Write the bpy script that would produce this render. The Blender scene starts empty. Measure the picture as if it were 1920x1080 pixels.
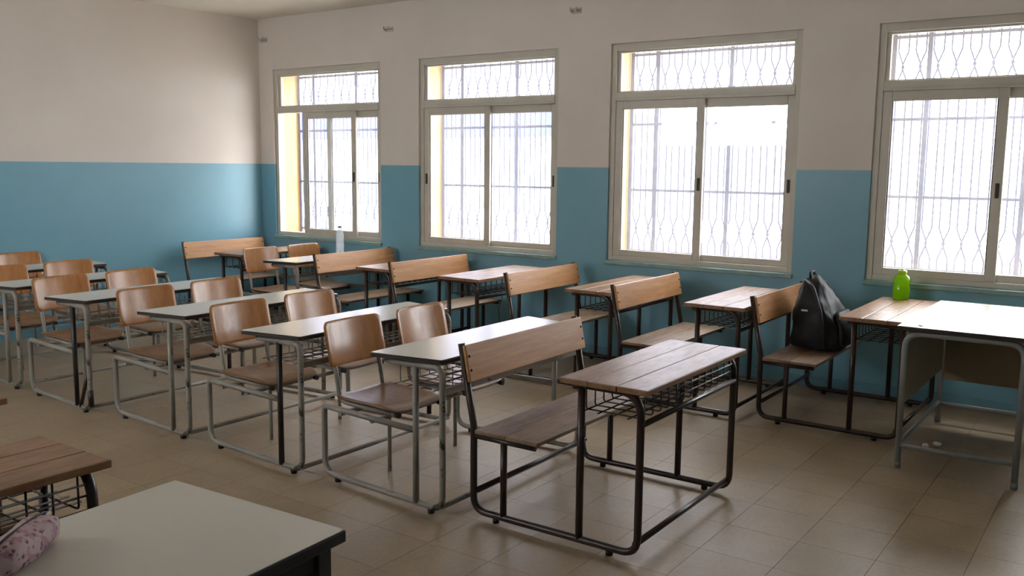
import bpy, bmesh, math, random
from mathutils import Vector, Matrix
random.seed(7)
S = bpy.context.scene
C = S.collection

# ------------------------------------------------------------------ camera
# world: window wall = plane x 0, back wall = plane y 0, floor = plane z 0
F, YAW, PITCH, ROLL = 1711.8, 0.9591, 0.1328, 0.0104
CAM = Vector((-6.8084, -8.2107, 1.62))
d_ = Vector((math.sin(YAW)*math.cos(PITCH), math.cos(YAW)*math.cos(PITCH), -math.sin(PITCH)))
r0 = Vector((math.cos(YAW), -math.sin(YAW), 0)); u0 = r0.cross(d_)
r_ = r0*math.cos(ROLL) + u0*math.sin(ROLL); u_ = -r0*math.sin(ROLL) + u0*math.cos(ROLL)
cam = bpy.data.cameras.new('camera'); cam.lens = F/1920*36; cam.sensor_width = 36; cam.clip_start = 0.02
co = bpy.data.objects.new('camera', cam); C.objects.link(co)
co.matrix_world = Matrix(((r_.x, u_.x, -d_.x, CAM.x), (r_.y, u_.y, -d_.y, CAM.y), (r_.z, u_.z, -d_.z, CAM.z), (0, 0, 0, 1)))
S.camera = co
def project(p):
    q = Vector(p) - CAM; z = q.dot(d_)
    return (960 + F*q.dot(r_)/z, 540 - F*q.dot(u_)/z, z)

# ------------------------------------------------------------------ light
SKY = 18.5
S.view_settings.view_transform = 'Standard'; S.view_settings.look = 'None'
S.view_settings.gamma = 1.0; S.view_settings.use_curve_mapping = False
S.view_settings.exposure = 0.0
W = bpy.data.worlds.new('overcast_sky'); S.world = W; W.use_nodes = True
bg = W.node_tree.nodes['Background']; bg.inputs[0].default_value = (0.97, 0.98, 1.0, 1); bg.inputs[1].default_value = SKY
S.cycles.max_bounces = 14; S.cycles.diffuse_bounces = 7; S.cycles.transparent_max_bounces = 16
S.cycles.use_denoising = True
WIN_W = 1.592
WIN_L = [-0.2205, -2.312, -4.412, -6.536]      # left (far) edge of each window opening
ZB, ZT, ZD = 0.837, 2.63, 1.6155
for yl in WIN_L:                                # sampling portals in the window openings (give no light of their own)
    l = bpy.data.lights.new('window_portal', 'AREA'); l.shape = 'RECTANGLE'; l.size = ZT-ZB; l.size_y = WIN_W
    l.cycles.is_portal = True
    o = bpy.data.objects.new('window_portal', l); C.objects.link(o)
    o.location = (0.40, yl-WIN_W/2, (ZB+ZT)/2); o.rotation_euler = (0, math.radians(90), 0)

# ------------------------------------------------------------------ materials
def srgb(r, g, b):
    f = lambda c: (c/255/12.92) if c/255 <= 0.04045 else ((c/255+0.055)/1.055)**2.4
    return (f(r), f(g), f(b), 1)
class NT:
    def __init__(s, name):
        s.m = bpy.data.materials.new(name); s.m.use_nodes = True; s.t = s.m.node_tree; s.n = s.t.nodes; s.l = s.t.links
        s.b = s.n['Principled BSDF']; s.out = s.n['Material Output']
    def add(s, typ, **kw):
        n = s.n.new(typ)
        for k, v in kw.items(): setattr(n, k, v)
        return n
    def coord(s, scale=(1, 1, 1), which='Object'):
        t = s.add('ShaderNodeTexCoord'); m = s.add('ShaderNodeMapping'); m.inputs['Scale'].default_value = scale
        s.l.new(t.outputs[which], m.inputs['Vector']); return m.outputs['Vector']
    def noise(s, vec, scale, detail=4, rough=0.55):
        n = s.add('ShaderNodeTexNoise'); n.inputs['Scale'].default_value = scale; n.inputs['Detail'].default_value = detail
        n.inputs['Roughness'].default_value = rough; s.l.new(vec, n.inputs['Vector']); return n.outputs['Fac']
    def ramp(s, fac, *stops):
        n = s.add('ShaderNodeValToRGB'); e = n.color_ramp.elements
        while len(e) < len(stops): e.new(0.5)
        for i, (p, c) in enumerate(stops): e[i].position = p; e[i].color = c
        s.l.new(fac, n.inputs['Fac']); return n.outputs['Color']
    def mix(s, fac, a, b, blend='MIX'):
        n = s.add('ShaderNodeMix', data_type='RGBA', blend_type=blend)
        for sock, v in ((n.inputs[0], fac), (n.inputs[6], a), (n.inputs[7], b)):
            if hasattr(v, 'is_output'): s.l.new(v, sock)
            else: sock.default_value = v
        return n.outputs[2]
    def bump(s, h, strength=0.2, dist=0.002):
        n = s.add('ShaderNodeBump'); n.inputs['Strength'].default_value = strength; n.inputs['Distance'].default_value = dist
        s.l.new(h, n.inputs['Height']); s.l.new(n.outputs['Normal'], s.b.inputs['Normal'])
    def col(s, v):
        if hasattr(v, 'is_output'): s.l.new(v, s.b.inputs['Base Color'])
        else: s.b.inputs['Base Color'].default_value = v
    def rough(s, v):
        if hasattr(v, 'is_output'): s.l.new(v, s.b.inputs['Roughness'])
        else: s.b.inputs['Roughness'].default_value = v
def mul(c, k): return (min(1, c[0]*k), min(1, c[1]*k), min(1, c[2]*k), 1)
M = {}
def painted(name, c, rough=0.5, var=0.12, scale=6, bump=0.05):
    n = NT(name); v = n.coord(); f = n.noise(v, scale)
    n.col(n.ramp(f, (0.3, mul(c, 1-var)), (0.7, mul(c, 1+var)))); n.rough(rough)
    if bump: n.bump(n.noise(v, 60, 3), bump)
    M[name] = n.m; return n
def wood(name, c1, c2, rough=0.45, worn=None, wear=0.0, stretch=(1.2, 14, 14), coat=0.0):
    n = NT(name); v = n.coord(stretch)
    oi = n.add('ShaderNodeObjectInfo'); add = n.add('ShaderNodeVectorMath', operation='ADD')
    sc = n.add('ShaderNodeVectorMath', operation='SCALE'); cx = n.add('ShaderNodeCombineXYZ')
    for i in range(3): n.l.new(oi.outputs['Random'], cx.inputs[i])
    n.l.new(cx.outputs[0], sc.inputs[0]); sc.inputs['Scale'].default_value = 37
    n.l.new(v, add.inputs[0]); n.l.new(sc.outputs[0], add.inputs[1]); v = add.outputs[0]
    g = n.noise(v, 2.2, 8, 0.65); g2 = n.noise(v, 9, 4)
    c = n.ramp(g, (0.3, c1), (0.68, c2)); c = n.mix(n.ramp(g2, (0.35, (0.0, 0, 0, 1)), (0.7, (0.35, 0.35, 0.35, 1))), c, c1)
    if worn:
        w = n.noise(n.coord((2.0, 4, 4)), 2.0, 6, 0.7)
        c = n.mix(n.ramp(w, (0.5-wear*0.2, (0, 0, 0, 1)), (0.62, (wear, wear, wear, 1))), c, worn)
    n.col(c); n.rough(n.ramp(g2, (0.2, (rough-0.08,)*3+(1,)), (0.8, (rough+0.12,)*3+(1,))))
    n.bump(g, 0.15, 0.0015); n.b.inputs['Coat Weight'].default_value = coat; n.b.inputs['Coat Roughness'].default_value = 0.12
    M[name] = n.m; return n
def metal_paint(name, c, chip, amount=0.5, rough=0.4):
    n = NT(name); v = n.coord(); f = n.noise(v, 14, 5, 0.7)
    k = n.ramp(f, (amount, (0, 0, 0, 1)), (amount+0.06, (1, 1, 1, 1)))
    base = n.ramp(n.noise(v, 5), (0.3, mul(c, 0.85)), (0.7, mul(c, 1.12)))
    n.col(n.mix(k, base, chip)); n.rough(rough); n.bump(f, 0.08, 0.001); M[name] = n.m; return n

# two-tone wall paint: blue gloss dado, off-white emulsion above
n = NT('wall_paint'); g = n.add('ShaderNodeNewGeometry'); sx = n.add('ShaderNodeSeparateXYZ'); n.l.new(g.outputs['Position'], sx.inputs[0])
cmp_ = n.add('ShaderNodeMath', operation='GREATER_THAN'); n.l.new(sx.outputs['Z'], cmp_.inputs[0]); cmp_.inputs[1].default_value = ZD
nv = g.outputs['Position']; f1 = n.noise(nv, 1.6, 5); f2 = n.noise(nv, 30, 3)
blue = n.ramp(f1, (0.3, srgb(114, 163, 182)), (0.7, srgb(121, 170, 188)))
white = n.ramp(f1, (0.3, srgb(213, 203, 195)), (0.7, srgb(219, 210, 202)))
n.col(n.mix(cmp_.outputs[0], blue, white))
rm = n.add('ShaderNodeMapRange'); n.l.new(cmp_.outputs[0], rm.inputs[0]); rm.inputs[3].default_value = 0.33; rm.inputs[4].default_value = 0.55
n.rough(rm.outputs[0]); n.bump(f2, 0.06, 0.002); M['wall'] = n.m
painted('ceiling', srgb(222, 216, 206), 0.75, 0.04, 2)
painted('skirting', srgb(112, 156, 174), 0.35, 0.08)
painted('sill', srgb(130, 160, 155), 0.4, 0.15, 9)
painted('cream', srgb(206, 180, 128), 0.7, 0.05, 3)
painted('alu', srgb(196, 190, 178), 0.42, 0.06, 4, 0.02)
painted('gasket', srgb(60, 56, 52), 0.6, 0.1)
painted('grille', srgb(120, 125, 160), 0.55, 0.12, 20)
painted('out_wall', srgb(178, 178, 190), 0.8, 0.04, 1)
painted('out_blue', srgb(40, 50, 118), 0.6, 0.1, 2)
painted('out_ground', srgb(190, 186, 176), 0.9, 0.08, 2)
painted('rubber', srgb(22, 20, 19), 0.6, 0.1)
painted('grout', srgb(104, 92, 76), 0.8, 0.1, 12)
painted('black_paint', srgb(30, 28, 28), 0.42, 0.15)
painted('panel_board', srgb(150, 130, 100), 0.55, 0.08, 3)
painted('bracket', srgb(182, 173, 162), 0.5, 0.1)
painted('paper', srgb(225, 222, 215), 0.8, 0.05)
painted('dark_edge', srgb(52, 40, 34), 0.5, 0.15)
# floor tile: cement terrazzo, worn polish
n = NT('tile'); g = n.add('ShaderNodeNewGeometry'); p = g.outputs['Position']; oi = n.add('ShaderNodeObjectInfo')
a = n.noise(p, 2.3, 6, 0.6); b = n.noise(p, 45, 4, 0.7); c3 = n.noise(p, 7, 5, 0.65)
base = n.ramp(a, (0.3, srgb(150, 131, 106)), (0.7, srgb(168, 148, 122)))
base = n.mix(n.ramp(b, (0.4, (0, 0, 0, 1)), (0.75, (0.35,)*3+(1,))), base, srgb(120, 105, 86))
base = n.mix(n.ramp(c3, (0.5, (0, 0, 0, 1)), (0.8, (0.3,)*3+(1,))), base, srgb(124, 110, 90))
hv = n.ramp(oi.outputs['Random'], (0, (0.94, 0.94, 0.94, 1)), (1, (1, 1, 1, 1)))
n.col(n.mix(1.0, base, hv, 'MULTIPLY')); n.rough(n.ramp(a, (0.3, (0.34,)*3+(1,)), (0.7, (0.44,)*3+(1,)))); n.b.inputs['Specular IOR Level'].default_value = 0.3; n.bump(b, 0.04, 0.001); M['tile'] = n.m
wood('desk_wood', srgb(106, 74, 50), srgb(152, 112, 78), 0.35, srgb(172, 132, 96), 0.5)
wood('seat_wood', srgb(98, 74, 54), srgb(138, 108, 80), 0.5, srgb(160, 138, 112), 0.5)
wood('back_wood', srgb(168, 116, 70), srgb(202, 150, 98), 0.40)
wood('ply', srgb(156, 104, 58), srgb(184, 130, 80), 0.20, None, 0, (9, 9, 1.0), 0.15)
wood('ply_seat', srgb(108, 76, 48), srgb(136, 100, 66), 0.32, srgb(140, 114, 88), 0.5, (9, 1.2, 9))
metal_paint('brown_tube', srgb(52, 36, 30), srgb(88, 68, 56), 0.66, 0.34)
metal_paint('grey_tube', srgb(140, 134, 124), srgb(58, 46, 38), 0.60, 0.42)
metal_paint('dark_tube', srgb(40, 34, 32), srgb(90, 80, 70), 0.68, 0.4)
metal_paint('table_tube', srgb(142, 144, 140), srgb(96, 96, 92), 0.64, 0.4)
# white laminate
n = NT('laminate'); v = n.coord(); f = n.noise(v, 1.7, 3, 0.5)
n.col(n.mix(f, srgb(203, 199, 188), srgb(214, 210, 199))); n.rough(0.26); M['laminate'] = n.m
# window glass: mostly clear, a translucent veil imitating glare haze, mirror-like at glancing angles
def schlick(n):
    lw = n.add('ShaderNodeLayerWeight'); pw = n.add('ShaderNodeMath', operation='POWER'); n.l.new(lw.outputs['Facing'], pw.inputs[0]); pw.inputs[1].default_value = 5
    ma = n.add('ShaderNodeMath', operation='MULTIPLY_ADD'); n.l.new(pw.outputs[0], ma.inputs[0]); ma.inputs[1].default_value = 0.95; ma.inputs[2].default_value = 0.04
    return ma.outputs[0]
def glass(name, tint, glare_veil):
    n = NT(name); n.n.remove(n.b)
    tr = n.add('ShaderNodeBsdfTransparent'); tr.inputs[0].default_value = tint
    gl = n.add('ShaderNodeBsdfGlossy'); gl.inputs['Roughness'].default_value = 0.02
    tl = n.add('ShaderNodeBsdfTranslucent'); tl.inputs[0].default_value = (0.95, 0.95, 0.95, 1)
    v = n.coord(); f = n.noise(v, 3.5, 6, 0.7); dr = n.ramp(f, (0.3, (glare_veil*0.6,)*3+(1,)), (0.75, (glare_veil*1.5,)*3+(1,)))
    m1 = n.add('ShaderNodeMixShader'); n.l.new(dr, m1.inputs[0]); n.l.new(tr.outputs[0], m1.inputs[1]); n.l.new(tl.outputs[0], m1.inputs[2])
    lw = schlick(n)
    m2 = n.add('ShaderNodeMixShader'); n.l.new(lw, m2.inputs[0]); n.l.new(m1.outputs[0], m2.inputs[1]); n.l.new(gl.outputs[0], m2.inputs[2])
    n.l.new(m2.outputs[0], n.out.inputs[0]); M[name] = n.m
glass('glass', (0.97, 0.975, 0.975, 1), 0.03)
def plastic(name, tint, tcol, rough, dens):
    n = NT(name); n.n.remove(n.b)
    tr = n.add('ShaderNodeBsdfTransparent'); tr.inputs[0].default_value = tint
    tl = n.add('ShaderNodeBsdfTranslucent'); tl.inputs[0].default_value = tcol
    df = n.add('ShaderNodeBsdfDiffuse'); df.inputs[0].default_value = tcol
    gl = n.add('ShaderNodeBsdfGlossy'); gl.inputs['Roughness'].default_value = rough
    a = n.add('ShaderNodeMixShader'); a.inputs[0].default_value = 0.4; n.l.new(tl.outputs[0], a.inputs[1]); n.l.new(df.outputs[0], a.inputs[2])
    b = n.add('ShaderNodeMixShader'); b.inputs[0].default_value = dens; n.l.new(tr.outputs[0], b.inputs[1]); n.l.new(a.outputs[0], b.inputs[2])
    c = n.add('ShaderNodeMixShader'); n.l.new(schlick(n), c.inputs[0]); n.l.new(b.outputs[0], c.inputs[1]); n.l.new(gl.outputs[0], c.inputs[2])
    n.l.new(c.outputs[0], n.out.inputs[0]); M[name] = n.m
plastic('clear_plastic', (0.93, 0.95, 0.97, 1), (0.85, 0.88, 0.92, 1), 0.08, 0.35)
plastic('green_plastic', (0.50, 0.72, 0.05, 1), srgb(150, 190, 20), 0.1, 0.6)
painted('green_cap', srgb(170, 210, 30), 0.3, 0.05)
painted('white_cap', srgb(120, 125, 135), 0.4, 0.05)
n = painted('nylon', srgb(17, 18, 24), 0.62, 0.25, 30, 0.3)
painted('strap', srgb(24, 25, 32), 0.6, 0.2, 60, 0.3)
# floral fabric
n = NT('floral'); v = n.coord(); vo = n.add('ShaderNodeTexVoronoi'); vo.inputs['Scale'].default_value = 62; n.l.new(v, vo.inputs['Vector'])
f = n.noise(v, 85, 3); c = n.ramp(vo.outputs['Distance'], (0.25, srgb(104, 56, 72)), (0.42, srgb(188, 162, 164)))
c = n.mix(n.ramp(f, (0.52, (0, 0, 0, 1)), (0.58, (0.8,)*3+(1,))), c, srgb(186, 164, 164)); c = n.mix(n.ramp(n.noise(v, 30, 2), (0.55, (0, 0, 0, 1)), (0.6, (0.55,)*3+(1,))), c, srgb(150, 92, 108))
n.col(c); n.rough(0.7); M['floral'] = n.m

# ------------------------------------------------------------------ mesh helpers
class G:
    """collects shapes and links them as one mesh object"""
    def __init__(s): s.v = []; s.f = []; s.sm = []
    def _add(s, v, f, smooth): 
        o = len(s.v); s.v += [tuple(p) for p in v]; s.f += [tuple(i+o for i in q) for q in f]; s.sm += [smooth]*len(f); return s
    def box(s, x0, x1, y0, y1, z0, z1, bev=0.0):
        if x0 > x1: x0, x1 = x1, x0
        if y0 > y1: y0, y1 = y1, y0
        if z0 > z1: z0, z1 = z1, z0
        bm = bmesh.new(); bmesh.ops.create_cube(bm, size=1)
        for q in bm.verts: q.co = ((x0+x1)/2+q.co.x*(x1-x0), (y0+y1)/2+q.co.y*(y1-y0), (z0+z1)/2+q.co.z*(z1-z0))
        if bev: bmesh.ops.bevel(bm, geom=bm.edges[:], offset=bev, segments=2, affect='EDGES', profile=0.5)
        bm.verts.index_update(); s._add([q.co[:] for q in bm.verts], [[q.index for q in f.verts] for f in bm.faces], False); bm.free(); return s
    def tube(s, path, r=0.016, seg=10, fillet=0.0, caps=True):
        P = [Vector(p) for p in path]
        if fillet:
            Q = [P[0]]
            for i in range(1, len(P)-1):
                a, b, c = P[i-1], P[i], P[i+1]; u = (a-b); w = (c-b); ang = u.angle(w)
                fr = fillet[i-1] if isinstance(fillet, (list, tuple)) else fillet
                if fr <= 0 or ang > 3.08: Q.append(b); continue
                t = min(fr/math.tan(ang/2), u.length*0.49, w.length*0.49)
                p0 = b+u.normalized()*t; p1 = b+w.normalized()*t; k = 6
                for j in range(k+1):
                    x = j/k; Q.append(p0*(1-x)**2 + b*2*x*(1-x) + p1*x*x)
            Q.append(P[-1]); P = Q
        T = []
        for i in range(len(P)):
            a = P[max(0, i-1)]; b = P[min(len(P)-1, i+1)]; T.append((b-a).normalized())
        up = Vector((0, 0, 1)) if abs(T[0].z) < 0.9 else Vector((1, 0, 0))
        nrm = T[0].cross(up).normalized(); v = []
        for i, p in enumerate(P):
            nrm = (nrm - T[i]*nrm.dot(T[i])).normalized(); bi = T[i].cross(nrm)
            for k in range(seg):
                a = 2*math.pi*k/seg; v.append(p + (nrm*math.cos(a)+bi*math.sin(a))*r)
        f = []
        for i in range(len(P)-1):
            for k in range(seg):
                k2 = (k+1) % seg; f.append((i*seg+k, i*seg+k2, (i+1)*seg+k2, (i+1)*seg+k))
        s._add(v, f, True)
        if caps:
            o = len(s.v)-len(v); s.f += [tuple(o+k for k in range(seg))[::-1], tuple(o+(len(P)-1)*seg+k for k in range(seg))]; s.sm += [False, False]
        return s
    def lathe(s, prof, seg=28, cx=0, cy=0, cz=0, squash=1.0):
        v = []; f = []
        for r, z in prof:
            for k in range(seg): a = 2*math.pi*k/seg; v.append((cx+r*math.cos(a), cy+r*squash*math.sin(a), cz+z))
        for i in range(len(prof)-1):
            for k in range(seg):
                k2 = (k+1) % seg; f.append((i*seg+k, i*seg+k2, (i+1)*seg+k2, (i+1)*seg+k))
        s._add(v, f, True); return s
    def plate(s, w, h, rad, th, fn, rings=5, ck=5):
        """rounded-rectangle sheet w x h with thickness th; fn(p, q, t) -> xyz"""
        out = []
        per = []
        for cxs, cys, a0 in ((1, 1, 0), (-1, 1, 90), (-1, -1, 180), (1, -1, 270)):
            for k in range(ck+1):
                a = math.radians(a0+90*k/ck); per.append((cxs*(w/2-rad)+rad*math.cos(a), cys*(h/2-rad)+rad*math.sin(a)))
        for i in range(len(per)):                       # add points along straight edges
            a, b = per[i], per[(i+1) % len(per)]; L = math.hypot(a[0]-b[0], a[1]-b[1]); m = max(1, int(L/0.06))
            for j in range(m): out.append((a[0]+(b[0]-a[0])*j/m, a[1]+(b[1]-a[1])*j/m))
        n = len(out); v = []; f = []
        e = min(th*0.3, 0.003)
        for side in (0, 1):
            t = 0 if side == 0 else th; o = len(v)
            for rg in range(rings):
                k = 1-rg/rings
                for p, q in out: 
                    sh = 1-(2*e/min(w, h) if rg == 0 else 0)
                    v.append(fn(p*k*sh, q*k*sh, t))
            v.append(fn(0, 0, t)); c = len(v)-1
            for rg in range(rings-1):
                for i in range(n):
                    j = (i+1) % n; q = (o+rg*n+i, o+rg*n+j, o+(rg+1)*n+j, o+(rg+1)*n+i); f.append(q if side else q[::-1])
            for i in range(n):
                j = (i+1) % n; q = (o+(rings-1)*n+i, o+(rings-1)*n+j, c); f.append(q if side else q[::-1])
        o2 = rings*n+1; m = len(v)
        for p, q in out: v.append(fn(p, q, e))
        for p, q in out: v.append(fn(p, q, th-e))
        for i in range(n):
            j = (i+1) % n
            f += [(i, j, m+j, m+i), (m+i, m+j, m+n+j, m+n+i), (m+n+i, m+n+j, o2+j, o2+i)]
        s._add(v, f, True); return s
    def build(s, name, mat, parent=None, loc=None, fix=True):
        me = bpy.data.meshes.new(name); me.from_pydata(s.v, [], s.f); me.polygons.foreach_set('use_smooth', s.sm)
        if fix:
            bm = bmesh.new(); bm.from_mesh(me); bmesh.ops.recalc_face_normals(bm, faces=bm.faces); bm.to_mesh(me); bm.free()
        me.materials.append(M[mat]); o = bpy.data.objects.new(name, me); C.objects.link(o)
        if parent: o.parent = parent
        if loc: o.location = loc
        return o
def tag(o, label=None, cat=None, group=None, kind=None):
    for k, v in (('label', label), ('category', cat), ('group', group), ('kind', kind)):
        if v: o[k] = v
    return o
def empty(name, loc, rz=0.0):
    o = bpy.data.objects.new(name, None); o.empty_display_size = 0.1; C.objects.link(o); o.location = loc; o.rotation_euler = (0, 0, rz); return o
def copy_tree(o, parent=None):
    kids = list(o.children); c = o.copy(); C.objects.link(c); c.parent = parent
    for ch in kids: copy_tree(ch, c)
    return c

# ------------------------------------------------------------------ room shell
XL, YF, ZC, TH = -7.75, -9.6, 3.18, 0.38      # left wall, front wall, ceiling height, window wall thickness
SK = 0.070                                     # the back wall is slightly out of square
fl = G().box(XL-0.2, TH, YF-0.2, 0.8, -0.12, -0.003).build('floor', 'grout'); tag(fl, kind='structure', label='grout bed of the beige tiled classroom floor')
PIT = 0.3237; X0, Y0 = -2.95, -7.377
cells = []
for i in range(-20, 20):
    for j in range(-20, 30):
        x0, y0 = X0+i*PIT, Y0+j*PIT
        a0, a1, b0, b1 = max(x0, XL), min(x0+PIT, 0), max(y0, YF), min(y0+PIT, -x0*SK)
        if a1-a0 < 0.02 or b1-b0 < 0.02: continue
        full = (a1-a0 > PIT-1e-4 and b1-b0 > PIT-1e-4)
        px = project(((a0+a1)/2, (b0+b1)/2, 0))
        vis = px[2] > 0.3 and -60 < px[0] < 1980 and px[1] < 1150
        cells.append((0 if (full and vis) else 1, px[2] if px[2] > 0 else 99, a0, a1, b0, b1))
cells.sort()
t0 = G().box(-PIT/2+0.0009, PIT/2-0.0009, -PIT/2+0.0009, PIT/2-0.0009, -0.010, 0).build('tile', 'tile', fl)
rest = G(); k = 0
for fk, dd, a0, a1, b0, b1 in cells:
    if fk == 0 and k < 300:
        o = t0 if k == 0 else t0.copy()
        if k: C.objects.link(o)
        o.location = ((a0+a1)/2, (b0+b1)/2, 0); k += 1
    else:
        rest.box(a0+0.0009, a1-0.0009, b0+0.0009, b1-0.0009, -0.010, 0)
ro = rest.build('remaining_tiles', 'tile', fl, fix=False); tag(ro, kind='stuff')
tag(G().box(XL-0.2, TH, YF-0.2, 0.8, ZC, ZC+0.15).build('ceiling', 'ceiling'), 'off-white plaster ceiling', kind='structure')
def prism(pts, z0, z1):
    n = len(pts); g = G(); g._add([(x, y, z0) for x, y in pts]+[(x, y, z1) for x, y in pts], [tuple(range(n))[::-1], tuple(range(n, 2*n))]+[(i, (i+1) % n, n+(i+1) % n, n+i) for i in range(n)], False); return g
tag(prism([(TH, 0), (TH, 0.8), (XL-0.2, 0.8), (XL-0.2, -(XL-0.2)*SK), (0, 0)], -0.12, ZC).build('wall_back', 'wall'), 'back wall, off-white above a blue painted dado', kind='structure')
LW = [(-1.0, -4.0)]; LZ0, LZ1 = 1.95, 2.75       # unseen high window, added behind the camera for fill light
g = G().box(XL-0.2, XL, YF-0.2, -XL*SK, -0.12, LZ0).box(XL-0.2, XL, YF-0.2, -XL*SK, LZ1, ZC)
e = [-XL*SK]+[q for a in LW for q in a]+[YF-0.2]
for i in range(0, len(e), 2): g.box(XL-0.2, XL, e[i], e[i+1], LZ0, LZ1)
for i, (a, b) in enumerate(LW):
    r = empty('window_%d' % (5+i), (XL, (a+b)/2, LZ0)); tag(r, 'unseen high window added in the left wall for fill light', kind='structure')
    h = G(); L2 = (a-b)/2
    for q in (-L2, -L2/3, L2/3, L2): h.box(-0.12, -0.07, max(-L2, q-0.025), min(L2, q+0.025), 0, LZ1-LZ0)
    h.box(-0.12, -0.07, -L2, L2, 0, 0.05).box(-0.12, -0.07, -L2, L2, LZ1-LZ0-0.05, LZ1-LZ0); h.build('frame', 'alu', r)
    for k in range(3): G().box(-0.097, -0.093, -L2+k*L2*2/3+0.025, -L2+(k+1)*L2*2/3-0.025, 0.05, LZ1-LZ0-0.05).build('pane', 'glass', r)
tag(g.build('wall_left', 'wall'), 'corridor-side wall with blue dado', kind='structure')
tag(G().box(XL, TH, YF-0.2, YF, -0.12, ZC).build('wall_front', 'wall'), 'front wall with blue dado', kind='structure')
g = G(); ys = [0.0]
for yl in WIN_L: ys += [yl, yl-WIN_W]
ys.append(YF)
for i in range(0, len(ys), 2): g.box(0, TH, ys[i], ys[i+1], -0.12, ZC)
for yl in WIN_L: g.box(0, TH, yl, yl-WIN_W, -0.12, ZB); g.box(0, TH, yl, yl-WIN_W, ZT, ZC)
tag(g.build('wall_window', 'wall'), 'window wall with four openings above a blue dado', kind='structure')
tag(G().box(-0.014, 0, -0.014, YF, 0, 0.085, 0.003).build('baseboard_window', 'skirting'), 'blue painted skirting under the windows', kind='structure')
tag(prism([(XL, -XL*SK), (-0.014, 0.014*SK), (-0.014, 0.014*SK-0.014), (XL, -XL*SK-0.014)], 0, 0.085).build('baseboard_back', 'skirting'), 'blue painted skirting along the back wall', kind='structure')

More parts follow.
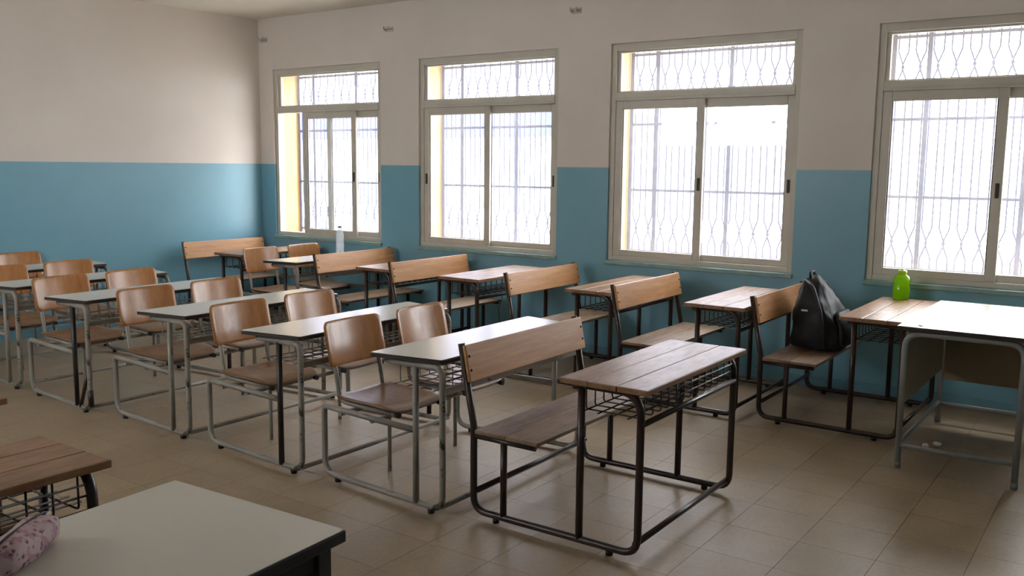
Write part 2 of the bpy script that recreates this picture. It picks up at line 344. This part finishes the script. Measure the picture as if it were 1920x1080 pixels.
# ------------------------------------------------------------------ windows
WORDS = ['back corner', 'second from the back corner', 'third from the back corner', 'nearest']
for wi, yl in enumerate(WIN_L):
    w = WIN_W; yr = yl-w
    root = empty('window_%d' % (wi+1), (0, yl-w/2, ZB)); tag(root, 'aluminium sliding window, %s, with a fixed top light' % WORDS[wi], kind='structure')
    def P(g, name, mat, par=root):
        o = g.build(name, mat)
        if par is root: o.parent = root; o.location = -Vector(root.location)
        else: o.parent = par
        return o
    xf0, xf1 = 0.022, 0.105; t = 0.045; zt0, zt1 = 2.165, 2.235
    g = G()
    g.box(xf0, xf1, yl, yl-t, ZB, ZT, 0.003).box(xf0, xf1, yr+t, yr, ZB, ZT, 0.003)
    g.box(xf0, xf1, yl-t, yr+t, ZT-0.06, ZT, 0.003).box(xf0, xf1, yl-t, yr+t, ZB, ZB+0.04, 0.003); P(g, 'frame', 'alu')
    P(G().box(xf0-0.008, xf1, yl-t, yr+t, zt0, zt1, 0.004).box(xf0-0.014, xf0-0.006, yl-t, yr+t, zt0+0.022, zt0+0.032), 'transom', 'alu')
    g = G(); q = 0.03                                              # fixed top light
    g.box(0.045, 0.08, yl-t, yl-t-q, zt1, ZT-0.06, 0.002).box(0.045, 0.08, yr+t+q, yr+t, zt1, ZT-0.06, 0.002)
    g.box(0.045, 0.08, yl-t-q, yr+t+q, ZT-0.075, ZT-0.06, 0.002).box(0.045, 0.08, yl-t-q, yr+t+q, zt1, zt1+0.01, 0.002); P(g, 'top_light_frame', 'alu')
    P(G().box(0.060, 0.064, yl-t-q, yr+t+q, zt1+0.01, ZT-0.075), 'pane', 'glass')
    sw = (w-2*t+0.075)/2
    for si in (0, 1):
        a = yl-t if si == 0 else yr+t+sw
        if wi == 0 and si == 0: a = yl-0.425                       # first window: sash slid half open
        b = a-sw; x0, x1 = ((0.030, 0.058) if si == 0 else (0.064, 0.092))
        z0, z1 = ZB+0.04, zt0; st = 0.062
        g = G().box(x0, x1, a, a-st, z0, z1, 0.003).box(x0, x1, b+st, b, z0, z1, 0.003)
        g.box(x0, x1, a-st, b+st, z0, z0+0.05, 0.003).box(x0, x1, a-st, b+st, z1-0.07, z1, 0.003)
        s = P(g, 'sash', 'alu')
        xm = (x0+x1)/2
        P(G().box(xm-0.002, xm+0.002, a-st, b+st, z0+0.05, z1-0.07), 'pane', 'glass', s)
        P(G().box(xm-0.006, xm+0.006, a-st, a-st-0.006, z0+0.05, z1-0.07).box(xm-0.006, xm+0.006, b+st+0.006, b+st, z0+0.05, z1-0.07), 'gasket', 'gasket', s)
        ly = (a-0.03) if (si == 0 and wi == 1) else (b+0.03)
        P(G().box(x0-0.008, x0+0.002, ly-0.012, ly+0.012, 1.44, 1.54, 0.004).box(x0-0.011, x0-0.006, ly-0.006, ly+0.006, 1.46, 1.52, 0.002), 'latch', 'gasket', s)
    # inner ledge and cream outer reveal
    P(G().box(-0.022, xf0, yl+0.01, yr-0.01, ZB-0.036, ZB-0.001, 0.005), 'sill', 'sill')
    P(G().box(xf1, TH+0.004, yl, yl-0.008, ZB, ZT).box(xf1, TH+0.004, yr+0.008, yr, ZB, ZT).box(xf1, TH+0.004, yl, yr, ZT-0.008, ZT).box(xf1, TH+0.004, yl, yr, ZB, ZB+0.008), 'outer_reveal', 'cream')
    # iron security grille, a thing of its own
    gr = empty('security_grille', (0.345, yl-w/2, ZB+0.008))
    tag(gr, 'wrought iron grille with crossed bars outside the %s window' % ['back corner', 'second', 'third', 'nearest'][wi], 'grille', 'window grilles')
    def Q(g, name):
        o = g.build(name, 'grille', gr); o.location = -Vector(gr.location); return o
    xg = 0.345
    for off in (0.03, 0.27, 0.92, w-0.03): Q(G().box(xg-0.008, xg+0.008, yl-off-0.016, yl-off+0.016, ZB+0.008, ZT-0.008), 'post')
    for z in (ZB+0.06, 1.425, 1.985, ZT-0.06): Q(G().box(xg-0.004, xg+0.012, yl-0.03, yr+0.03, z-0.011, z+0.011), 'rail')
    nb = 13; sp = (w-0.06)/nb
    for i in range(nb+1):
        y = yl-0.03-i*sp
        for kx in ((1,) if i == 0 else (-1,) if i == nb else (-1, 1)):
            h = kx*0.024; o2 = -kx*(sp/2-0.024)-0
            x = xg+0.016+0.004*kx
            # bar runs beside its neighbour, swings out and crosses it at two heights
            far = kx*(sp-0.024) if False else h
            pts = [(x, y-h, ZB+0.03)]
            for zc in (1.095, 2.36):
                if kx == 1: pts += [(x, y-h, zc-0.11), (x, y-sp/2-0.006, zc), (x, y-h, zc+0.11)]
                else: pts += [(x, y-h, zc-0.11), (x, y+sp/2+0.006, zc), (x, y-h, zc+0.11)]
            pts.append((x, y-h, ZT-0.03))
            Q(G().tube(pts, 0.0065, 5, 0.02), 'bar')

# small wall brackets above the windows
for i, (y, z, nm) in enumerate(((-0.10, 2.955, 'in the back corner'), (-1.94, 2.93, 'between the first two windows'), (-4.07, 2.925, 'between the second and third windows'))):
    r = empty('curtain_bracket', (0, y, z)); tag(r, 'small wall bracket high up %s' % nm, 'bracket', 'curtain rod brackets')
    G().box(-0.006, 0, -0.05, 0.05, -0.022, 0.022, 0.002).build('plate', 'bracket', r)
    for s in (-1, 1): G().tube([(0, s*0.03, 0), (-0.05, s*0.03, -0.006), (-0.05, s*0.03, 0.022)], 0.006, 6, 0.01).build('hook', 'bracket', r)

# ------------------------------------------------------------------ outside
tag(G().box(TH+0.3, 30, -30, 40, -0.7, -0.6).build('ground', 'out_ground'), 'pale concrete yard outside the windows', kind='structure')
sh = empty('outbuilding', (8.5, 5.0, -0.6)); tag(sh, 'pale building with a dark blue band seen through the back windows', 'building')
def O(g, name, mat):
    o = g.build(name, mat, sh); o.location = -Vector(sh.location); return o
O(G().box(6.5, 10.5, -4.6, 14, -0.6, 5.2), 'wall', 'out_wall')
O(G().box(6.44, 6.5, 0.2, 14, 2.13, 2.78), 'band', 'out_blue')
O(G().box(6.2, 10.8, -4.9, 14.3, 5.2, 5.4), 'roof_slab', 'out_wall')

# ------------------------------------------------------------------ wooden bench desk
def bench_desk():
    R = empty('bench_desk', (0, 0, 0)); L = lambda d: 0.45-d
    hx = 0.495
    for s in (-1, 1):
        x = s*hx
        G().tube([(x, L(-0.045), 0.81), (x, L(0.03), 0.43), (x, L(0.03), 0.032), (x, L(0.88), 0.032), (x, L(0.88), 0.712), (x, L(0.56), 0.712)], 0.0165, 10, [0.05, 0.075, 0.075, 0.10]).build('side_frame', 'brown_tube', R)
        G().tube([(x, L(0.20), 0.035), (x, L(0.20), 0.39)], 0.0155, 10).build('seat_post', 'brown_tube', R)
        G().tube([(x, L(0.60), 0.035), (x, L(0.60), 0.712)], 0.0165, 10).build('leg', 'brown_tube', R)
        G().tube([(x, L(0.03), 0.388), (x, L(0.37), 0.388)], 0.013, 8).build('seat_rail', 'brown_tube', R)
        for d in (0.16, 0.75): G().lathe([(0.0, 0.0), (0.016, 0.0), (0.017, 0.02), (0.0, 0.021)], 10, x, L(d), 0).build('foot', 'rubber', R)
    G().tube([(-hx, L(0.045), 0.13), (hx, L(0.045), 0.13)], 0.0125, 8).build('stretcher', 'brown_tube', R)
    G().tube([(-hx, L(0.868), 0.075), (hx, L(0.868), 0.075)], 0.0135, 8).build('stretcher', 'brown_tube', R)
    G().tube([(-hx, L(0.885), 0.585), (hx, L(0.885), 0.585)], 0.0125, 8).build('front_rail', 'brown_tube', R)
    g = G()
    for d in (0.61, 0.68, 0.75, 0.82): g.tube([(-hx, L(d), 0.60), (hx, L(d), 0.60)], 0.0035, 5)
    for i in range(13):
        x = -hx+0.04+i*(2*hx-0.08)/12
        g.tube([(x, L(0.60), 0.70), (x, L(0.60), 0.60), (x, L(0.875), 0.60), (x, L(0.875), 0.705)], 0.0035, 5, 0.015)
    for z in (0.635, 0.67): g.tube([(-hx, L(0.875), z), (hx, L(0.875), z)], 0.0035, 5)
    g.build('book_rack', 'brown_tube', R)
    G().box(-0.50, 0.50, L(0.56), L(0.58), 0.69, 0.716).build('apron', 'brown_tube', R)
    for a, b in ((0.515, 0.65), (0.652, 0.785), (0.788, 0.925)): G().box(-0.537, 0.537, L(a), L(b), 0.716, 0.741, 0.004).build('tabletop_board', 'desk_wood', R)
    for a, b in ((0.045, 0.215), (0.218, 0.39)): G().box(-0.512, 0.512, L(a), L(b), 0.401, 0.421, 0.004).build('seat_board', 'seat_wood', R)
    sl = lambda z: -0.045+(0.81-z)*0.075/0.38
    g = G().box(-0.515, 0.515, -0.009, 0.009, -0.086, 0.086, 0.005); o = g.build('backrest', 'back_wood', R)
    o.location = (0, L(sl(0.722)+0.027), 0.722); o.rotation_euler = (-math.atan2(0.075, 0.38), 0, 0)
    for s in (-1, 1):
        for z in (0.69, 0.755):
            G().lathe([(0, 0), (0.007, 0), (0.005, 0.004), (0, 0.005)], 8).build('bolt', 'brown_tube', o).location = (s*0.495, -0.009, z-0.722)
            o.children[-1].rotation_euler = (math.radians(90), 0, 0)
    return R
A = bench_desk()
GA = 'wooden bench desks'
spots = [ # cx, y of the bench back, rotation (deg), label
 (-3.07, -5.70, 0.0, 'dark-framed wooden bench desk alone in the foreground, nearest of its kind on open floor'),
 (-0.675, -6.185, 0.0, 'wooden bench desk with the black backpack on its seat beside the nearest window'),
 (-0.75, -5.205, 0.0, 'wooden bench desk directly behind the one holding the black backpack'),
 (-0.66, -4.225, 0.0, 'wooden bench desk under the third window, second behind the backpack'),
 (-0.66, -3.03, 0.0, 'wooden bench desk under the second window with a pale bright backrest'),
 (-0.60, -2.055, 0.0, 'wooden bench desk just in front of the clear water bottle'),
 (-0.585, -0.09, 0.0, 'wooden bench desk in the far corner, backrest against the blue back wall'),
 (-5.875, -4.805, 0.0, 'wooden bench desk at the left edge behind the near white table'),
 (-5.70, -3.83, 0.0, 'wooden bench desk at the far left edge, only its desktop corner in view')]
for i, (cx, y, rz, lab) in enumerate(spots):
    o = A if i == 0 else copy_tree(A)
    o.location = (cx, y-0.45, 0); o.rotation_euler = (0, 0, math.radians(rz)); tag(o, lab, 'school desk', GA)

    if 'second window' in lab: G().tube([(-0.14, -0.42, 0.60), (-0.16, -0.43, 0.54), (-0.19, -0.42, 0.46), (-0.17, -0.42, 0.34)], 0.003, 6, 0.05).build('loose_wire', 'rubber', o)

# ------------------------------------------------------------------ white-topped desk with two fixed chairs
def twin_desk():
    R = empty('twin_seat_desk', (0, 0, 0)); L = lambda d: 0.48-d
    hx = 0.605
    for s in (-1, 1):
        x = s*hx
        xr = s*0.552
        G().tube([(x, L(0.77), 0.385), (xr, L(0.10), 0.385), (xr, L(0.10), 0.03), (x, L(0.932), 0.03), (x, L(0.932), 0.70), (x, L(0.60), 0.70)], 0.0155, 10, [0.03, 0.08, 0.07, 0.05]).build('side_frame', 'grey_tube', R)
        G().tube([(x, L(0.77), 0.033), (x, L(0.77), 0.70)], 0.0155, 10).build('leg', 'grey_tube', R)
        for d in (0.20, 0.86): G().lathe([(0.0, 0.0), (0.016, 0.0), (0.018, 0.022), (0.0, 0.024)], 10, s*(0.552+0.053*(d-0.1)/0.815), L(d), 0).build('foot', 'rubber', R)
    G().tube([(-hx, L(0.928), 0.045), (hx, L(0.928), 0.045)], 0.013, 8).build('stretcher', 'grey_tube', R)
    for d in (0.22, 0.44): G().tube([(-0.56, L(d), 0.36), (0.56, L(d), 0.36)], 0.0125, 8).build('seat_beam', 'grey_tube', R)
    G().box(-hx, hx, L(0.918), L(0.933), 0.572, 0.605, 0.003).build('front_rail', 'grey_tube', R)
    g = G()
    for d in (0.64, 0.72, 0.80, 0.88): g.tube([(-hx, L(d), 0.59), (hx, L(d), 0.59)], 0.0032, 5)
    for i in range(17):
        x = -hx+0.04+i*(2*hx-0.08)/16
        g.tube([(x, L(0.64), 0.69), (x, L(0.64), 0.59), (x, L(0.902), 0.59), (x, L(0.902), 0.69)], 0.0032, 5, 0.015)
    for z in (0.625, 0.66): g.tube([(-hx, L(0.902), z), (hx, L(0.902), z)], 0.0032, 5)
    g.build('book_rack', 'grey_tube', R)
    t = G().plate(1.275, 0.392, 0.012, 0.022, lambda p, q, t: (p*(1+0.25*q), L(0.734)+q, 0.7165+t), 2, 3).build('tabletop', 'dark_edge', R)
    for pl in t.data.polygons: pl.use_smooth = False
    u = G().plate(1.271, 0.388, 0.011, 0.003, lambda p, q, t: (p*(1+0.25*q), L(0.734)+q, 0.738+t), 2, 3).build('laminate_sheet', 'laminate', t)
    for pl in u.data.polygons: pl.use_smooth = False
    for cx in (-0.278, 0.278):
        def seatf(p, q, t):                                   # q>0 is the rear
            z = 0.398+t+0.010*(q/0.2)**3*(1 if q > 0 else 0)-0.020*max(0, (-q-0.12)/0.085)**2+0.010*(p/0.2)**2
            return (cx+p, L(0.30)+q, z)
        G().plate(0.42, 0.415, 0.055, 0.011, seatf, 7).build('seat', 'ply_seat', R)
        def backf(p, q, t):
            z = 0.685+q; d = 0.012+(0.80-z)*0.22-0.022*(1-(p/0.2)**2)*0.9+0.02
            return (cx+p, L(d)+0.0055-t, z)
        G().plate(0.425, 0.235, 0.035, 0.011, backf, 7).build('backrest', 'ply', R)
        for s in (-1, 1):
            x = cx+s*0.165
            b = G().tube([(x, L(0.032), 0.735), (x, L(0.085), 0.50), (x, L(0.105), 0.384), (x, L(0.50), 0.376)], 0.0125, 8, [0.1, 0.07]).build('seat_bracket', 'grey_tube', R)
            G().tube([(x, L(0.498), 0.376), (x, L(0.522), 0.3755)], 0.0145, 8).build('end_cap', 'rubber', b)
            for z in (0.62, 0.70): 
                k = G().lathe([(0, 0), (0.006, 0), (0.004, 0.003), (0, 0.004)], 8).build('rivet', 'grey_tube', b); k.location = (x, L(0.012+(0.80-z)*0.22+0.008), z); k.rotation_euler = (math.radians(90), 0, 0)
        G().tube([(cx, L(0.30), 0.0), (cx, L(0.30), 0.36)], 0.011, 8).build('seat_post', 'grey_tube', R)
    return R
B = twin_desk()
GB = 'white-topped desks with two fixed chairs'
tw = [
 (-3.05, -4.685, 0.0, 'white-topped desk with two plywood seats, right behind the foreground wooden bench desk', None),
 (-3.055, -3.745, 0.0, 'white-topped desk with two plywood seats and a black leg, second behind the foreground bench', 'leg'),
 (-3.025, -2.75, 0.0, 'white-topped desk with two plywood seats, third behind the foreground bench desk', None),
 (-3.055, -1.755, 0.0, 'white-topped desk with a black leg and a broken diagonal brace, fourth in the middle column', 'leg'),
 (-3.01, -0.785, 0.0, 'white-topped desk with two plywood seats, fifth in the middle column near the left edge', None),
 (-2.95, 0.182, 0.0, 'white-topped desk with two plywood seats, farthest in the middle column by the blue wall', None),
 (-0.642, -1.02, 0.0, 'white-topped desk with two plywood seats under the back corner window, holding the clear bottle', 'leg')]
units = []
for i, (cx, y, rz, lab, blk) in enumerate(tw):
    o = B if i == 0 else copy_tree(B)
    o.location = (cx, y-0.48, 0); o.rotation_euler = (0, 0, math.radians(rz)); tag(o, lab, 'school desk', GB); units.append(o)
    if blk:
        for ch in o.children:
            if ch.name.startswith('leg'):
                ch.material_slots[0].link = 'OBJECT'; ch.material_slots[0].material = M['dark_tube']; ch['label'] = 'black-painted leg'
u = units[3]
G().tube([(-0.605, -0.43, 0.27), (-0.605, -0.33, 0.03)], 0.012, 8).build('brace', 'dark_tube', u)
G().tube([(-0.605, -0.455, 0.16), (-0.605, -0.455, 0.05)], 0.018, 10).build('leg_sleeve', 'dark_tube', u)

# ------------------------------------------------------------------ teacher's table on the right
T = empty('teacher_table', (-1.045, -7.45, 0), 0); tag(T, 'large white-topped teacher table on grey tube legs beside the nearest window', 'table')
tx, ty, tz = 0.60, 0.325, 0.79
t = G().box(-tx, tx, -ty, ty, tz-0.024, tz-0.002, 0.003).build('tabletop', 'dark_edge', T)
G().box(-tx+0.002, tx-0.002, -ty+0.002, ty-0.002, tz-0.0025, tz, 0.0008).build('laminate_sheet', 'laminate', t)
G().lathe([(0, 0), (0.028, 0), (0.028, 0.0016), (0, 0.0017)], 20, -0.52, 0.22, tz, 0.5).build('cable_cap', 'black_paint', t)
for s in (-1, 1):
    x = s*0.565
    G().tube([(x, 0.285, 0.0), (x, 0.285, 0.752), (x, -0.285, 0.752), (x, -0.285, 0.0)], 0.0165, 10, 0.085).build('end_frame', 'table_tube', T)
    G().tube([(x, 0.285, 0.125), (x, -0.285, 0.125)], 0.012, 8).build('stretcher', 'table_tube', T)
    for q in (-1, 1): G().lathe([(0, 0), (0.0185, 0), (0.0185, 0.03), (0.0165, 0.032)], 10, x, q*0.285, 0).build('foot', 'table_tube', T)
G().tube([(-0.565, 0.285, 0.135), (0.565, 0.285, 0.135)], 0.012, 8).build('stretcher', 'table_tube', T)
G().box(-0.545, 0.50, 0.272, 0.288, 0.36, 0.755, 0.002).build('modesty_panel', 'panel_board', T)
G().box(0.535, 0.549, -0.27, 0.265, 0.29, 0.735, 0.002).build('side_panel', 'panel_board', T)

# ------------------------------------------------------------------ near white table
N = empty('white_table', (-5.93, -6.40, 0), math.radians(3.0)); tag(N, 'white table with thick black edge in the near left foreground', 'table')
nx, ny, nz = 0.60, 0.315, 0.75
t = G().box(-nx, nx, -ny, ny, nz-0.032, nz-0.002, 0.004).build('tabletop', 'black_paint', N)
G().box(-nx+0.003, nx-0.003, -ny+0.003, ny-0.003, nz-0.0025, nz, 0.0008).build('laminate_sheet', 'laminate', t)
for sx_ in (-1, 1):
    for sy_ in (-1, 1):
        x, y = sx_*(nx-0.05), sy_*(ny-0.045)
        G().box(x-0.022, x+0.022, y-0.022, y+0.022, 0, nz-0.032, 0.003).build('leg', 'black_paint', N)
for sy_ in (-1, 1): G().box(-nx+0.07, nx-0.07, sy_*(ny-0.045)-0.012, sy_*(ny-0.045)+0.012, nz-0.09, nz-0.032, 0.002).build('apron', 'black_paint', N)
for sx_ in (-1, 1): G().box(sx_*(nx-0.05)-0.012, sx_*(nx-0.05)+0.012, -ny+0.067, ny-0.067, nz-0.09, nz-0.032, 0.002).build('apron', 'black_paint', N)

# pencil case on it
pc = empty('pencil_case', (-5.855, -6.235, nz), math.radians(35)); tag(pc, 'soft floral pink and maroon pencil case on the near white table', 'pencil case')
v = []; f = []; seg = 20; ns = 13
for i in range(ns):
    t_ = i/(ns-1); x = -0.115+0.23*t_; e = (1-abs(2*t_-1)**6)**0.5; e = max(e, 0.55)
    for k in range(seg):
        a = 2*math.pi*k/seg; wob = 1+0.05*math.sin(3*a+7*t_)+0.03*math.sin(5*a-11*t_)
        ca, sa = math.cos(a), math.sin(a)
        v.append((x, 0.043*e*wob*math.copysign(abs(ca)**0.8, ca), 0.036+max(-0.0355, 0.036*e*wob*math.copysign(abs(sa)**0.8, sa))))
for i in range(ns-1):
    for k in range(seg): k2 = (k+1) % seg; f.append((i*seg+k, i*seg+k2, (i+1)*seg+k2, (i+1)*seg+k))
f += [tuple(range(seg)), tuple((ns-1)*seg+k for k in range(seg))]
g = G(); g._add(v, f, True); g.build('pouch', 'floral', pc)
G().tube([(-0.108, 0.006, 0.066), (-0.05, 0.004, 0.0735), (0.05, 0.004, 0.0735), (0.108, 0.006, 0.066)], 0.0025, 6).build('zip', 'strap', pc)
G().box(0.10, 0.122, -0.002, 0.002, 0.055, 0.064, 0.001).build('zip_pull', 'bracket', pc)

# ------------------------------------------------------------------ backpack on the bench
bp = empty('backpack', (-0.625, -6.425, 0.433)); bp.scale = (0.95, 0.93, 0.95); tag(bp, 'black backpack slumped on a wooden bench seat beside the nearest window', 'backpack')
prof = [ # z, y centre, half y, half x
 (0.0, 0.005, 0.150, 0.185), (0.02, 0.0, 0.185, 0.205), (0.09, -0.01, 0.195, 0.212), (0.18, -0.005, 0.180, 0.208), (0.26, 0.012, 0.155, 0.198),
 (0.33, 0.032, 0.125, 0.180), (0.40, 0.050, 0.095, 0.150), (0.45, 0.060, 0.070, 0.115), (0.485, 0.062, 0.045, 0.075), (0.50, 0.062, 0.015, 0.03)]
seg = 32; v = []; f = []
for i, (z, yc, hy, hx_) in enumerate(prof):
    for k in range(seg):
        a = 2*math.pi*k/seg; ca, sa = math.cos(a), math.sin(a); pw = 0.62
        wob = 1+0.035*math.sin(4*a+i*1.3)+0.025*math.sin(7*a-i*0.9)
        zz = z + (0.012*math.sin(3*a+i) if 0 < i < len(prof)-1 else 0)
        v.append((hx_*wob*math.copysign(abs(ca)**pw, ca), yc+hy*wob*math.copysign(abs(sa)**pw, sa), zz))
for i in range(len(prof)-1):
    for k in range(seg): k2 = (k+1) % seg; f.append((i*seg+k, i*seg+k2, (i+1)*seg+k2, (i+1)*seg+k))
f += [tuple(range(seg)), tuple((len(prof)-1)*seg+k for k in range(seg))]
g = G(); g._add(v, f, True); body = g.build('body', 'nylon', bp)
md = body.modifiers.new('subdivision', 'SUBSURF'); md.levels = 2; md.render_levels = 2
tx_ = bpy.data.textures.new('cloth_folds', 'CLOUDS'); tx_.noise_scale = 0.11; tx_.noise_depth = 2
dm = body.modifiers.new('folds', 'DISPLACE'); dm.texture = tx_; dm.strength = 0.04; dm.mid_level = 0.5; dm.texture_coords = 'LOCAL'
def pk(p, q, t):
    z = 0.15+q; return (p, -0.175-t*(1-(p/0.16)**4*0.6)*(1-(q/0.13)**4*0.5)+max(0, (z-0.14))*0.33, z)
G().plate(0.30, 0.24, 0.05, 0.05, pk, 6).build('front_pocket', 'nylon', bp)
G().tube([(-0.13, -0.222, 0.235), (0, -0.224, 0.24), (0.13, -0.222, 0.235)], 0.004, 6).build('zip', 'strap', bp)
G().tube([(-0.05, 0.075, 0.485), (-0.045, 0.08, 0.53), (0.045, 0.08, 0.53), (0.05, 0.075, 0.485)], 0.010, 8, 0.03).build('top_handle', 'strap', bp)
for s in (-1, 1): G().tube([(s*0.08, 0.10, 0.47), (s*0.16, 0.02, 0.44), (s*0.222, -0.06, 0.28), (s*0.235, -0.09, 0.12), (s*0.20, -0.10, 0.02)], 0.011, 8, 0.08).build('shoulder_strap', 'strap', bp)
G().box(-0.226, -0.219, 0.03, 0.075, 0.272, 0.284, 0.002).build('buckle', 'paper', bp)

# ------------------------------------------------------------------ bottles, litter
b = empty('drink_bottle', (-0.185, -6.83, 0.742)); tag(b, 'squat lime green plastic bottle on the desk in front of the backpack', 'bottle')
G().lathe([(0, 0.002), (0.045, 0.0), (0.052, 0.006), (0.056, 0.03), (0.056, 0.075), (0.050, 0.095), (0.049, 0.10), (0.054, 0.112), (0.054, 0.135), (0.044, 0.158), (0.026, 0.170), (0.024, 0.176)], 28).build('body', 'green_plastic', b)
G().lathe([(0.027, 0.170), (0.029, 0.173), (0.029, 0.193), (0.026, 0.197), (0.012, 0.198), (0.010, 0.208), (0, 0.209)], 24).build('cap', 'green_cap', b)
b = empty('water_bottle', (-0.50, -1.73, 0.742)); tag(b, 'tall clear plastic water bottle on the desk under the back corner window', 'bottle')
G().lathe([(0, 0.003), (0.034, 0.0), (0.039, 0.008), (0.039, 0.05), (0.036, 0.055), (0.039, 0.06), (0.039, 0.11), (0.036, 0.115), (0.039, 0.12), (0.039, 0.19), (0.034, 0.215), (0.018, 0.25), (0.014, 0.255), (0.014, 0.27)], 24).build('body', 'clear_plastic', b)
G().lathe([(0.0155, 0.262), (0.0165, 0.264), (0.0165, 0.282), (0.0, 0.284)], 18).build('cap', 'white_cap', b)
for i, (x, y) in enumerate(((-1.13, -7.22), (-1.07, -7.27))):
    bm = bmesh.new(); bmesh.ops.create_icosphere(bm, subdivisions=2, radius=0.022)
    for q in bm.verts: q.co *= 1+random.uniform(-0.3, 0.25); q.co.z *= 0.6
    mz = min(q.co.z for q in bm.verts)
    me = bpy.data.meshes.new('paper_scrap'); bm.to_mesh(me); bm.free(); me.materials.append(M['paper'])
    o = bpy.data.objects.new('paper_scrap', me); C.objects.link(o); o.location = (x, y, -mz)
    tag(o, ['crumpled white paper scrap on the floor under the teacher table, left one', 'crumpled white paper scrap on the floor under the teacher table, right one'][i], 'litter', 'paper scraps')
